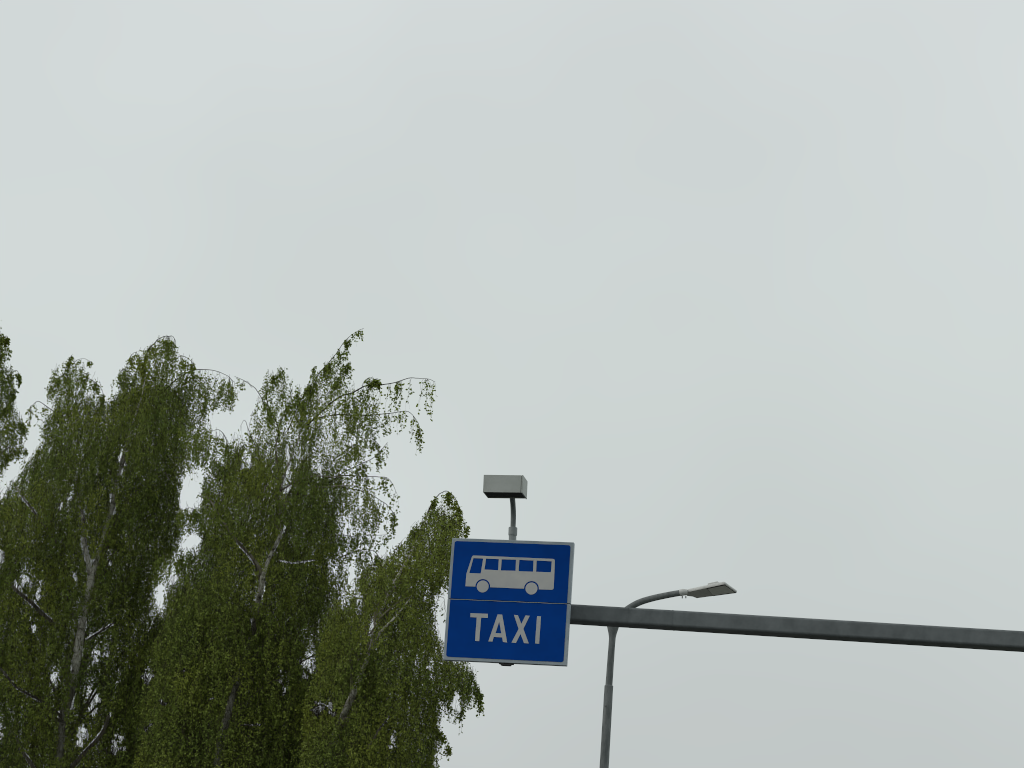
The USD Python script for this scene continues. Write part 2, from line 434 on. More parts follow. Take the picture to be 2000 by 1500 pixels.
GY = -SN
part(gan, "beam", frame_xf(tube_section(b1 - b0, BHt, BDt, .026), GX, GY, GZ, gc), "galvanised_beam", smooth=30)
for s in (.60, 1.04, 4.9):
    part(gan, "weld_seam", frame_xf(tube_section(.010, BHt + .004, BDt + .004, .027), GX, GY, GZ, bm_l + GX * s), "galvanised_beam", smooth=30)
part(gan, "end_plate", frame_xf(rbox(.012, BDt + .01, BHt + .01, .003), GX, GY, GZ, bm_l + GX * (b0 - .006)), "galvanised_beam")
ms = man(m3.Manifold.extrude(m3.CrossSection.square((.20, .20), True).offset(.025, m3.JoinType.Round, 2.0, 24), mast_p[2] + .35 - .03))
part(gan, "mast", frame_xf(ms, SX, GY, SZ, mast_base + SZ * .015), "galvanised_beam", smooth=30)
part(gan, "base_plate", frame_xf(rbox(.5, .5, .03, .006), SX, GY, SZ, mast_base + SZ * .0155), "galvanised_pole")
part(gan, "mast_cap", frame_xf(rbox(.27, .27, .02, .006), SX, GY, SZ, mast_base + SZ * (mast_p[2] + .35)), "galvanised_pole")
for a in (-.19, .19):
    for b in (-.19, .19):
        part(gan, "anchor_bolt", frame_xf(trimesh.creation.cylinder(radius=.02, height=.06, sections=6), SX, GY, SZ, mast_base + SX * a + GY * b + SZ * .06), "bolt_steel")
for s in (-.06, .44):   # brackets between beam and sign rails
    q = SC + SX * s - SN * (SD + .065)
    zb = (bm_l + GX * ((SC + SX * s - bm_l) @ SX))[2]
    part(gan, "sign_bracket", frame_xf(rbox(.06, .05, .20, .004), SX, GY, SZ, np.array([q[0], q[1], zb])), "galvanised_pole")

# ------------------------------------------------------------------ street lamp behind the beam
LY = 30.0
foot_p = W(1182, 1480, LY)
axis_dir = np.array([0, 0, 1.0])
p_top = W(1196.0, 1245, LY)
p_join = np.array([p_top[0] - .012, LY, W(1188, 1338, LY)[2]])
lamp_base = np.array([p_join[0] - .01, LY, .015])
sl = thing("street_lamp", "slim grey street lamp with curved arm and flat pale head, standing behind the beam", "street lamp", lamp_base)
part(sl, "lower_pole", tube([lamp_base, lamp_base + [0, 0, 1.2], p_join - [0, 0, .04], p_join - [0, 0, .012], p_join], [.078, .073, .0635, .0635, .052], 24), "galvanised_pole", smooth=40)
part(sl, "base_sleeve", tube([lamp_base, lamp_base + [0, 0, .5], lamp_base + [0, 0, .52]], [.098, .098, .08], 24), "galvanised_pole", smooth=40)
part(sl, "service_door", frame_xf(rbox(.08, .01, .32, .004), np.array([1.0, 0, 0]), np.array([0, 1.0, 0]), SZ, lamp_base + [0, -.073, 1.0]), "galvanised_pole")
hole = W(1181.5, 1379, LY)
hh_m = trimesh.creation.cylinder(radius=.011, height=.02, sections=12)
part(sl, "lock_screw", frame_xf(hh_m, np.array([1.0, 0, 0]), np.array([0, 0, 1.0]), np.array([0, -1.0, 0]), np.array([hole[0], LY - .055, hole[2]])), "bolt_steel")
part(sl, "upper_pole", tube([p_join - [0, 0, .06], p_join + (p_top - p_join) * .5, p_top], [.0515, .0495, .047], 22), "galvanised_pole", smooth=40)
fl = [W(1195.4, 1256, LY), W(1196.0, 1246, LY), W(1196.4, 1238, LY), W(1197.0, 1228, LY), W(1197.4, 1220, LY), W(1198, 1212, LY)]
part(sl, "flared_head", tube(smooth_path(np.column_stack([np.array(fl), [.047, .050, .060, .080, .094, .090]]), 18)[:, :3],
                             smooth_path(np.column_stack([np.array(fl), [.047, .050, .060, .080, .094, .090]]), 18)[:, 3], 24), "galvanised_pole", smooth=50)
AY = LY
ap = [(1197.5, 1216, AY), (1204, 1208, AY), (1214, 1199, AY - .01), (1230.5, 1186.5, AY - .03), (1249, 1176.5, AY - .05), (1272, 1169.2, AY - .08), (1300, 1163.0, AY - .11), (1328, 1157.9, AY - .14)]
part(sl, "curved_arm", tube(smooth_path([W(*q) for q in ap], 36), np.linspace(.0515, .044, 36), 20), "galvanised_pole", smooth=50)
spg = [W(*q) for q in ((1327.5, 1158.0, AY - .14), (1334, 1156.8, AY - .15), (1342, 1156.5, AY - .15))]
part(sl, "spigot", tube(smooth_path(spg, 8), [.049, .049, .050, .050, .050, .046, .044, .040], 16), "lamp_shell", smooth=50)
q1, q2, q3, q4 = W(1341.5, 1156.2, AY - .14), W(1415.6, 1140.3, AY - .50), W(1439.4, 1157.4, AY - .34), W(1361, 1168.2, AY + .10)
q5, q6 = W(1352.5, 1165.0, AY + .02), W(1341.0, 1163.5, AY - .06)
nrm = np.cross(q2 - q1, q4 - q1); nrm /= np.linalg.norm(nrm)


def on_plane(px, py):
    d = W(px, py, 10.0) - EYE
    return EYE + d * (((q1 - EYE) @ nrm) / (d @ nrm))


q3, q5, q6 = on_plane(1439.4, 1157.4), on_plane(1352.5, 1165.0), on_plane(1341.0, 1163.5)
if nrm[2] < 0:
    nrm = -nrm
under = [q1, q2, q3, q4, q5, q6]


def loft(poly, levels):
    """Closed body from a plan polygon: levels = [(shrink towards centre, height along nrm)]."""
    A = np.array(poly); c = A.mean(0); n = len(A)
    V = np.vstack([c + (A - c) * s + nrm * h for s, h in levels])
    F = []
    for k in range(len(levels) - 1):
        for i in range(n):
            j = (i + 1) % n
            F += [(k * n + i, k * n + j, (k + 1) * n + j), (k * n + i, (k + 1) * n + j, (k + 1) * n + i)]
    e = (len(levels) - 1) * n
    for i in range(1, n - 1):
        F += [(0, i + 1, i), (e, e + i, e + i + 1)]
    m = trimesh.Trimesh(V, F, process=False)
    trimesh.repair.fix_normals(m)
    return m


part(sl, "lamp_head", loft(under, [(.99, .004), (1.0, .007), (.998, .030), (.97, .038), (.80, .056)]), "lamp_shell", smooth=35)
ub = part(sl, "underside_cover", loft(under, [(.985, -.002), (.985, .004)]), "lamp_underside")
m12, m43 = q1 + (q2 - q1) * .52, q4 + (q3 - q4) * .41
gl = [m12 + (m43 - m12) * .10 + (q2 - q1) * .015, q2 + (q3 - q2) * .10 - (q2 - q1) * .035, q3 - (q3 - q2) * .10 - (q3 - q4) * .035, m43 - (m43 - m12) * .10 + (q3 - q4) * .015]
part(ub, "lens_rim", loft([m12, q2 + (q1 - q2) * .01, q3 + (q4 - q3) * .01, m43], [(.985, -.006), (.985, -.0022)]), "dark_rubber")
part(ub, "lamp_lens", loft(gl, [(1.0, -.010), (1.0, -.0062)]), "lamp_lens_grey", label="flat lens of the street lamp head")
fc = q1 + (q2 - q1) * .60 + (q4 - q1) * .30
for k in range(4):
    fin = loft([fc + (q2 - q1) * (a) + (q4 - q1) * (.10 * k + b) for a, b in ((-.12, 0), (.14, 0), (.14, .02), (-.12, .02))], [(1, .06), (1, .102)])
    part(sl, "cooling_fin", fin, "lamp_shell")
for px_, py_ in ((1332.6, 1165.5), (1339.5, 1165.2)):
    part(sl, "clamp_screw", tube([W(px_, py_ - 1.5, AY - .14), W(px_, py_ + 3.2, AY - .14)], .008, 8), "bolt_steel")

# ------------------------------------------------------------------ birches
rng = np.random.default_rng(20240611)
GAPS = [(177, 1374, 14, 17), (158, 1440, 9, 17), (232, 1456, 13, 16), (290, 1322, 11, 17), (290, 1420, 7, 10), (604, 1302, 14, 22), (555, 1346, 9, 9), (628, 1386, 22, 12),
        (312, 1165, 9, 18), (342, 1135, 7, 9), (45, 1140, 12, 12), (75, 1165, 8, 12), (66, 1222, 5, 12), (238, 903, 5, 20), (135, 975, 7, 6), (120, 993, 4, 6), (185, 1285, 8, 12), (105, 1330, 9, 16),
        (205, 1273, 6, 9), (355, 1303, 5, 6), (318, 1370, 10, 7), (372, 962, 20, 26), (376, 1062, 15, 15), (446, 830, 30, 22), (545, 1330, 7, 8), (688, 1128, 8, 20), (870, 1180, 14, 24),
        (862, 1230, 6, 26), (842, 1306, 6, 9), (815, 1295, 4, 6), (893, 1372, 8, 12), (5, 965, 9, 18), (30, 912, 7, 12), (0, 1090, 4, 16), (835, 1165, 3, 14), (150, 1130, 4, 6), (215, 1100, 3, 4), (560, 955, 8, 12), (0, 1430, 6, 14), (770, 1450, 6, 8), (780, 1165, 2, 4), (700, 1175, 9, 14), (412, 1362, 4, 4), (480, 905, 8, 12), (620, 925, 10, 14)]
# stretches of pale trunk that the photograph shows bare: polyline, half width
BARE = [([(163, 1055), (170, 1090), (177, 1122), (176, 1142)], 6), ([(186, 1098), (179, 1128)], 6), ([(162, 1212), (157, 1245), (150, 1283), (146, 1310)], 8), ([(143, 1345), (139, 1382)], 5), ([(118, 1392), (122, 1430), (116, 1475)], 6),
        ([(160, 998), (163, 1018)], 4), ([(218, 968), (222, 1000)], 5), ([(26, 1146), (100, 1212)], 4), ([(44, 972), (70, 1003)], 3), ([(512, 1122), (512, 1150), (503, 1172)], 6), ([(494, 1212), (497, 1236)], 5),
        ([(464, 1058), (508, 1112)], 4), ([(556, 1030), (520, 1105)], 3), ([(462, 1338), (450, 1372), (440, 1420)], 6),
        ([(692, 1352), (680, 1378), (671, 1398)], 7), ([(726, 1250), (720, 1270)], 2), ([(560, 870), (566, 905), (548, 958)], 3), ([(0, 1305), (32, 1343), (80, 1370)], 3), ([(215, 1395), (200, 1430), (140, 1498)], 4),
        ([(170, 1248), (221, 1218)], 3), ([(545, 1095), (575, 1100), (610, 1094)], 2), ([(735, 1432), (760, 1400)], 2), ([(730, 1215), (722, 1238)], 4), ([(48, 1472), (66, 1500)], 4), ([(470, 1416), (510, 1416)], 2)]
BARE_G = [(LineString(p), w) for p, w in BARE]


def wob(x, y, s, amp, seed):
    p = np.stack([x / s, y / s, np.zeros_like(x)], -1)
    return (meshkit.fbm(p, 3, seed) - .5) * 2 * amp


class Crown:
    """Collects the hanging twigs and the leaves of one tree."""

    def __init__(self, Y):
        self.Y, self.LP, self.LF, self.n, self.TP, self.TF, self.tn = Y, [], [], 0, [], [], 0

    def twigs(self, S, L, lean, n_leaf, start=.12, size=(.046, .066), thick=.0032, bare=.0):
        """S (n,3) starts, L (n) lengths, lean (n,3) sideways start direction (unitless): every twig arcs outwards and then hangs."""
        n = len(S)
        if n == 0:
            return
        K = 6
        t = np.linspace(0, 1, K)
        down = np.array([0, 0, -1.0])
        wig = rng.normal(0, .05, (n, K, 3)) * t[None, :, None]
        C = S[:, None] + L[:, None, None] * (lean[:, None] * (1.15 * t - .65 * t ** 2)[None, :, None] + down * (.15 * t + .85 * t ** 1.5)[None, :, None] + wig)
        mx_, my_ = proj(C[:, 4])
        gone = np.zeros(n, bool)
        for gx, gy, rx, ry in GAPS:
            gone |= ((mx_ - gx) / (rx * 1.1)) ** 2 + ((my_ - gy) / (ry * 1.1 + 8)) ** 2 < 1
        if n_leaf is not None and gone.any():
            m_ = ~(gone & (rng.random(n) < .9))
            C, L, n = C[m_], L[m_], int(m_.sum())
            if not np.isscalar(n_leaf):
                n_leaf = np.asarray(n_leaf)[m_]
            if n == 0:
                return
        # twig wood: three-sided tubes
        a = rng.normal(size=(n, 1, 3)); a[..., 2] = 0; a /= np.linalg.norm(a, axis=-1, keepdims=True)
        b = np.cross(a, [0, 0, 1.0])
        r = thick * (1 - .75 * t)[None, :, None]
        ring = np.stack([C + r * (math.cos(q) * a + math.sin(q) * b) for q in (0, 2.094, 4.189)], 2)   # n,K,3,3
        V = ring.reshape(-1, 3)
        k, j = np.meshgrid(np.arange(K - 1), np.arange(3), indexing="ij")
        q = np.stack([k * 3 + j, k * 3 + (j + 1) % 3, (k + 1) * 3 + (j + 1) % 3, (k + 1) * 3 + j], -1).reshape(-1, 4)
        F = np.vstack([q[:, [0, 1, 2]], q[:, [0, 2, 3]]])
        self.TP.append(V); self.TF.append((F[None] + (np.arange(n) * K * 3)[:, None, None]).reshape(-1, 3) + self.tn); self.tn += len(V)
        # leaves
        cnt = np.maximum(1, rng.poisson(n_leaf, n) if np.isscalar(n_leaf) else rng.poisson(n_leaf))
        own = np.repeat(np.arange(n), cnt)
        u = start + (1 - start) * rng.random(len(own)) ** .85
        x = u * (K - 1); i = np.minimum(x.astype(int), K - 2); fr = (x - i)[:, None]
        base = C[own, i] * (1 - fr) + C[own, i + 1] * fr
        self.leaves(base, size)

    def leaves(self, base, size):
        n = len(base)
        ax = rng.normal(size=(n, 3)) * [1, 1, .7] + [0, 0, -.75]
        ax /= np.linalg.norm(ax, axis=1, keepdims=True)
        base = base + ax * rng.uniform(.004, .028, (n, 1))
        # openings in the crown and bare wood
        l = rng.uniform(*size, n)
        cx, cy = proj(base + ax * (l * .5)[:, None])
        keep = np.ones(n, bool)
        wx, wy = cx + wob(cx, cy, 17, 9, 5), cy + wob(cx, cy, 17, 9, 9)
        speck = meshkit.fbm(np.stack([cx / 7.5, cy / 9.5, np.zeros(n)], -1), 2, 77)
        for gx, gy, rx, ry in GAPS:
            d = ((wx - gx) / (rx * 1.35)) ** 2 + ((wy - gy) / (ry * 1.35)) ** 2
            big = min(rx, ry) > 19
            keep &= ~((d < 1) & (speck > (.31 if big else .41) + .24 * d) & (rng.random(n) < .985))
        front = base[:, 1] < self.Y - .25
        pts = shapely.points(cx, cy)
        for ln, w in BARE_G:
            x0, y0, x1, y1 = ln.bounds
            cand = np.nonzero(keep & (cx > x0 - w) & (cx < x1 + w) & (cy > y0 - w) & (cy < y1 + w))[0]
            if len(cand):
                hit = (shapely.distance(ln, pts[cand]) < w * (.85 + .6 * rng.random(len(cand)))) & (rng.random(len(cand)) < .975)
                keep[cand[hit]] = False
        keep &= (cx > -330) & (cy < 1750)
        base, ax, l = base[keep], ax[keep], l[keep]
        n = len(base)
        if n == 0:
            return
        s = np.cross(ax, rng.normal(size=(n, 3))); s /= np.linalg.norm(s, axis=1, keepdims=True)
        nn = np.cross(ax, s)
        w = l * rng.uniform(.36, .44, n)
        L_, w_ = l[:, None], w[:, None]
        fold = rng.uniform(.05, .3, (n, 1))
        v0 = base
        v1 = base + ax * L_ * .36 + s * w_ + nn * w_ * fold
        v2 = base + ax * L_ + nn * w_ * rng.uniform(-.4, .1, (n, 1))
        v3 = base + ax * L_ * .36 - s * w_ + nn * w_ * fold
        V = np.stack([v0, v1, v2, v3], 1).reshape(-1, 3)
        o = (np.arange(n) * 4)[:, None, None]
        F = (np.array([[0, 1, 2], [0, 2, 3]])[None] + o).reshape(-1, 3) + self.n
        self.LP.append(V); self.LF.append(F); self.n += len(V)

    def mass(self, poly, tau, thick=1.7, dmax=90, length=(.45, .95), y_off=0.0, ragged=9, clump=.5, leaf_n=13, seed=1, size=(.028, .052), cscale=55.0):
        """Fills a rounded volume, whose middle section is poly, with hanging twigs. tau: how many leaves deep on average."""
        pg = Polygon(poly).buffer(0)
        Y = self.Y + y_off
        pxm = FOC / Y
        area = pg.area
        leaf_a = (np.mean(size) * pxm) ** 2 * .40 * .55
        n = int(area * tau * (.92 + .12 * tau) / (leaf_a * leaf_n))
        x0, y0, x1, y1 = pg.bounds
        m = int(n * (x1 - x0 + 40) * (y1 - y0 + 40) / area * 1.0)
        x = rng.uniform(x0 - 20, x1 + 20, m); y = rng.uniform(y0 - 20, y1 + 20, m)
        Lm = rng.uniform(*length, m)
        yc = y + Lm * pxm * .45                              # the twig hangs: judge it by its middle
        qx, qy = x + wob(x, yc, 26, ragged, seed), yc + wob(x, yc, 26, ragged, seed + 40)
        ok = shapely.contains_xy(pg, qx, qy)
        x, y, yc, Lm = x[ok], y[ok], yc[ok], Lm[ok]
        d = shapely.distance(pg.exterior, shapely.points(x, yc))
        e = np.clip(d / dmax, 0.02, 1)
        half = thick * np.sqrt(1 - (1 - e) ** 2)
        dy = half * rng.uniform(-1, 1, len(x))
        # clumps
        c = meshkit.fbm(np.stack([x / cscale, yc / (cscale * 1.5), dy / .8], -1), 2, seed + 7)
        ok = rng.random(len(x)) < np.clip(1 + (c - .5) * 5.0 * clump, 0.06, 1.6) / 1.15
        x, y, dy, Lm, d = x[ok], y[ok], dy[ok], Lm[ok], d[ok]
        shrink = np.clip(.55 + d / 60, .55, 1)
        S = Wv(x, y, Y + dy)
        az = rng.uniform(0, 2 * np.pi, len(S))
        k = rng.uniform(.1, .5, len(S)) if tau < 3 else rng.uniform(.15, .85, len(S))
        lean = np.stack([np.cos(az) * k, np.sin(az) * k, np.zeros(len(S))], -1)
        self.twigs(S, Lm * shrink, lean, leaf_n * shrink, size=size)

    def limb(self, pts, r=(.02, .005), y_off=0.0, per=.16, length=(.25, .7), leaf=11, start=.1, side=0.0, from_=0.15, dyw=.12, bare=.18):
        """An explicit limb with hanging twigs. pts in photo pixels (x, y[, depth offset]). Returns its mesh."""
        P = np.array([W(q[0], q[1], self.Y + y_off + (q[2] if len(q) > 2 else 0)) for q in pts])
        n = max(10, 5 * len(P))
        C = smooth_path(P, n)
        kink = np.repeat(rng.normal(0, .022, (n // 3 + 2, 3)), 3, 0)[:n]
        C = C + np.cumsum(kink - kink.mean(0), 0) * np.array([.55, .8, .55]) * .35
        seg = np.r_[0, np.cumsum(np.linalg.norm(np.diff(C, axis=0), axis=1))]
        px_len = seg[-1] * FOC / self.Y
        k = max(2, int(px_len * per * (1 - from_)))
        hubs = np.r_[.985, .93, .86, rng.random(max(2, int(k * .55)))]
        s = np.sort(np.clip(hubs[rng.integers(0, len(hubs), k)] + rng.normal(0, 3.0 / max(px_len, 20), k), 0, 1))
        s = seg[-1] * (from_ + (1 - from_) * s ** .9)
        S = np.stack([np.interp(s, seg, C[:, a]) for a in range(3)], 1)
        S[:, 1] += rng.normal(0, .02, k)
        az = rng.uniform(0, 2 * np.pi, k); kk = rng.uniform(.08, .4, k)
        lean = np.stack([np.cos(az) * kk + side, np.sin(az) * kk, rng.uniform(0, .25, k)], -1)
        self.twigs(S, rng.uniform(*length, k), lean, leaf, start=bare)
        return tube(C, np.linspace(r[0], r[1], n), 6)

    def branches_inside(self, trunk_px, targets, r=(.035, .008)):
        """Plain limbs from the trunk up and out to places inside the crown; most of each is hidden by leaves."""
        out = []
        T = np.array(trunk_px, float)
        for tx, ty, dy in targets:
            cand = T[(T[:, 1] > ty + 40)]
            if len(cand) == 0:
                continue
            i = np.argmin(np.abs(cand[:, 1] - (ty + 40 + abs(tx - cand[:, 0]) * 1.0)))
            bx_, by_ = cand[i, :2]
            mx, my = bx_ + (tx - bx_) * .45, by_ + (ty - by_) * .62
            P = [W(bx_, by_, self.Y + (cand[i, 2] if cand.shape[1] > 2 else 0)), W(mx, my, self.Y + dy * .5), W(tx, ty, self.Y + dy), W(tx + (tx - bx_) * .18, ty + 14, self.Y + dy * 1.1)]
            C = smooth_path(P, 12)
            C += np.cumsum(rng.normal(0, .008, C.shape), 0)
            out.append(tube(C, np.linspace(r[0], r[1], 12), 6))
        return out

    def build(self, tree, leaf_mat):
        V, F = np.vstack(self.LP), np.vstack(self.LF)
        part(tree, "foliage", (V, F), leaf_mat, kind="stuff")
        V, F = np.vstack(self.TP), np.vstack(self.TF)
        part(tree, "twigs", (V, F), "twig_bark", kind="stuff")
        return len(V)


def trunk_mesh(pts, Y, sides=14, knob=.06, seed=0):
    """pts: (px, py, depth offset, radius in m) from the ground up."""
    A = np.array([[*W(p[0], p[1], Y + p[2]), p[3]] for p in pts])
    n = 10 * len(pts)
    Q = smooth_path(A, n)
    m = tube(Q[:, :3], np.maximum(Q[:, 3], .004), sides)
    v = m.vertices.copy()
    c = np.repeat(Q[:, :3], sides, 0)
    k = meshkit.fbm(v[:n * sides] * [3, 3, 1.3], 3, seed) - .5
    v[:n * sides] = c + (v[:n * sides] - c) * (1 + k * knob * 6)[:, None]
    return trimesh.Trimesh(v, m.faces, process=False)


def ground_px(px, py, Y):
    """Straight down to the ground from a photo point."""
    p = W(px, py, Y)
    q = proj(np.array([[p[0], p[1], -.05]]))
    return float(q[0][0]), float(q[1][0])


def inside_targets(poly, n, thick, seed):
    r = np.random.default_rng(seed)
    pg = Polygon(poly).buffer(-12)
    x0, y0, x1, y1 = pg.bounds
    out = []
    while len(out) < n:
        x, y = r.uniform(x0, x1), r.uniform(y0, min(y1, 1520))
        if shapely.contains_xy(pg, x, y):
            out.append((x, y, r.uniform(-thick, thick)))
    return out


def start_tree(label, px, py, Y):
    b = ground_px(px, py, Y)
    p = W(px, py, Y)
    return thing("birch_tree", label, "tree", (p[0], p[1], -.02), "birches left of the sign"), b


# ---- birch A: off the left edge
Y = 47.0
tr, gb = start_tree("birch cut by the left picture edge, ragged leafy side against the sky", -75, 1500, Y)
c = Crown(Y)
trunkA = [(gb[0], gb[1], 0, .20), (-95, 1600, 0, .16), (-80, 1300, -.2, .12), (-55, 1000, -.1, .08), (-35, 800, 0, .05), (-20, 660, 0, .02), (-12, 610, 0, .006)]
part(tr, "trunk", trunk_mesh(trunkA, Y, seed=3), "birch_bark", smooth=True)
A1 = [(-230, 720), (-120, 600), (-30, 560), (2, 648), (12, 690), (4, 722), (20, 740), (28, 765), (26, 805), (40, 832), (42, 880), (32, 905), (14, 915), (10, 950), (30, 975), (38, 1000), (0, 1030), (-230, 1040)]
c.mass(A1, 2.3, 1.5, 70, (.3, .65), ragged=10, clump=.8, seed=11, cscale=40)
for q in ([(-14, 700), (2, 672), (12, 655), (16, 662)], [(-12, 705), (8, 690), (22, 684)], [(-15, 760), (12, 738), (30, 722), (40, 735)], [(-15, 790), (15, 772), (32, 760)], [(-10, 860), (20, 832), (42, 825), (50, 838)], [(-10, 905), (22, 880), (48, 872), (52, 884)], [(-10, 690), (0, 664), (4, 650)], [(-20, 850), (5, 800), (26, 792)]):
    part(tr, "branch", c.limb(q, (.012, .004), per=.45, length=(.12, .34), leaf=9, bare=.05), "limb_bark", smooth=True)
c.mass([(-260, 1020), (0, 1010), (-5, 1100), (-20, 1640), (-260, 1640)], 2.2, 1.6, 90, seed=12, clump=.5)
for b in c.branches_inside(trunkA, inside_targets(A1, 8, .8, 4)):
    part(tr, "branch", b, "limb_bark", smooth=True)
c.build(tr, "birch_leaf")

# ---- birch B: forked, left of the group
Y = 44.0
tr, gb = start_tree("forked white-trunked birch at the left with two weeping tops and sky around them", 112, 1480, Y)
c = Crown(Y)
trunkB = [(gb[0], gb[1], -.6, .17), (105, 1620, -.5, .13), (116, 1480, -.6, .105), (124, 1400, -.6, .092), (143, 1335, -.9, .085), (150, 1285, -1.2, .094), (158, 1235, -1.1, .080), (168, 1180, -1.1, .070), (176, 1140, -1.25, .085), (177, 1118, -1.25, .06)]
stemB1 = [(177, 1128, -1.25, .062), (172, 1096, -1.25, .050), (164, 1058, -1.1, .044), (162, 1010, -.8, .040), (152, 960, -.6, .034), (146, 890, -.4, .026), (140, 800, -.2, .016), (137, 745, -.1, .010), (138, 700, 0, .004)]
stemB2 = [(177, 1132, -1.25, .07), (187, 1102, -1.2, .052), (204, 1040, -1.0, .048), (220, 985, -.85, .050), (232, 925, -.6, .038), (252, 850, -.4, .028), (275, 780, -.2, .018), (284, 735, 0, .010)]
part(tr, "trunk", trunk_mesh(trunkB, Y, seed=5), "birch_bark", smooth=True)
part(tr, "stem", trunk_mesh(stemB1, Y, 10, seed=6), "birch_bark", smooth=True)
part(tr, "stem", trunk_mesh(stemB2, Y, 10, seed=7), "birch_bark", smooth=True)
B0 = [(62, 915), (86, 885), (90, 838), (110, 806), (150, 800), (200, 796), (235, 788), (262, 770), (330, 765), (362, 790), (372, 830), (364, 900), (366, 945), (350, 985), (345, 1003), (356, 1040), (350, 1078), (318, 1112), (300, 1150), (302, 1195), (345, 1240), (400, 1300), (420, 1640), (-80, 1640), (-80, 1010), (0, 985), (35, 945), (50, 915)]
c.mass(B0, 3.5, 1.9, 110, (.3, .8), ragged=11, clump=.42, seed=21)
c.mass([(103, 742), (133, 715), (160, 728), (190, 752), (202, 785), (205, 812), (105, 822), (99, 775)], 1.75, .8, 40, (.25, .6), ragged=8, clump=.7, seed=22, cscale=30)
c.mass([(236, 745), (258, 702), (290, 684), (335, 672), (348, 692), (376, 718), (376, 742), (345, 778), (235, 795)], 1.75, .8, 40, (.25, .6), ragged=8, clump=.7, seed=23, cscale=30)
c.mass([(340, 770), (376, 748), (430, 748), (455, 752), (468, 776), (458, 800), (425, 810), (404, 815), (408, 860), (400, 890), (360, 900), (350, 830)], 1.7, .8, 40, (.25, .65), ragged=8, clump=.7, seed=24, cscale=32)
c.mass([(235, 775), (330, 750), (352, 790), (300, 830), (235, 815)], 1.6, .8, 40, (.25, .6), ragged=8, clump=.6, seed=25, cscale=34)
limbsB = [([(150, 790), (137, 757), (133, 733), (134, 718), (136, 703), (142, 692)], (.010, .003), dict(per=.35, length=(.12, .35), leaf=6)),
          ([(140, 714), (150, 704), (163, 700), (179, 706)], (.006, .003), dict(per=.4, length=(.06, .16), leaf=4)),
          ([(150, 745), (158, 732), (173, 727)], (.006, .003), dict(per=.4, length=(.1, .25), leaf=6)),
          ([(146, 745), (160, 736), (176, 739), (192, 750), (200, 764), (202, 784)], (.010, .003), dict(per=.35, length=(.15, .45), leaf=9)),
          ([(137, 740), (128, 729), (117, 735), (103, 740), (101, 756)], (.009, .003), dict(per=.4, length=(.15, .5), leaf=9)),
          ([(122, 825), (100, 801), (80, 786), (70, 784), (62, 790), (58, 797)], (.010, .003), dict(per=.26, length=(.35, .75), leaf=12, bare=.1, from_=.45)),
          ([(105, 860), (88, 868), (78, 872), (74, 880)], (.008, .003), dict(per=.3, length=(.2, .4), leaf=8)),
          ([(275, 735), (285, 695), (292, 678), (303, 667), (313, 660), (327, 657.5), (337, 659), (343, 666)], (.014, .004), dict(per=.45, length=(.3, .75), leaf=12, bare=.3, from_=.25)),
          ([(310, 760), (330, 715), (347, 698), (358, 697), (370, 702), (380, 711)], (.010, .003), dict(per=.35, length=(.2, .5), leaf=10, bare=.3, from_=.4)),
          ([(300, 790), (332, 752), (362, 730), (380, 723), (400, 723), (420, 727), (442, 735), (457, 746)], (.014, .004), dict(per=.36, length=(.45, .95), leaf=14, bare=.28, from_=.35)),
          ([(268, 775), (258, 735), (245, 722), (237, 722), (231, 733)], (.009, .003), dict(per=.4, length=(.3, .6), leaf=12, bare=.15, from_=.3)),
          ([(280, 725), (272, 697), (262, 688), (254, 697)], (.007, .003), dict(per=.35, length=(.15, .4), leaf=8, bare=.1)),
          ([(300, 745), (283, 712), (290, 684), (296, 674)], (.008, .003), dict(per=.4, length=(.3, .6), leaf=12)),
          ([(262, 800), (235, 785), (226, 778), (222, 786)], (.007, .003), dict(per=.35, length=(.2, .4), leaf=9))]
for q, r, kw in limbsB:
    part(tr, "branch", c.limb(q, r, **kw), "twig_bark", smooth=True)
for q, r in (([(124, 1228), (92, 1208), (60, 1176), (25, 1146), (-4, 1115)], (.050, .032)), ([(115, 1420), (85, 1372), (60, 1357), (30, 1338), (-4, 1298)], (.034, .02)), ([(104, 1560), (140, 1498), (188, 1446), (205, 1422), (213, 1394)], (.055, .035)),
             ([(160, 1262), (175, 1246), (200, 1230), (223, 1216)], (.028, .012)), ([(152, 1318), (170, 1308), (191, 1301)], (.022, .012)), ([(110, 1060), (68, 1003), (44, 972), (30, 950)], (.03, .012)), ([(85, 1560), (66, 1500), (47, 1470), (30, 1430)], (.045, .03)),
             ([(132, 1350), (128, 1300), (140, 1262), (152, 1235)], (.035, .02)), ([(120, 1400), (84, 1368), (68, 1335), (50, 1310)], (.034, .018))):
    P = smooth_path([W(x, y, Y - .8) for x, y in q], 16)
    P += np.cumsum(rng.normal(0, .004, P.shape), 0)
    part(tr, "branch", tube(P, np.linspace(r[0], r[1], 16), 8), "limb_bark", smooth=True)
for b in c.branches_inside(trunkB + stemB2[2:5], inside_targets(B0, 26, 1.2, 9)):
    part(tr, "branch", b, "limb_bark", smooth=True)
c.build(tr, "birch_leaf")

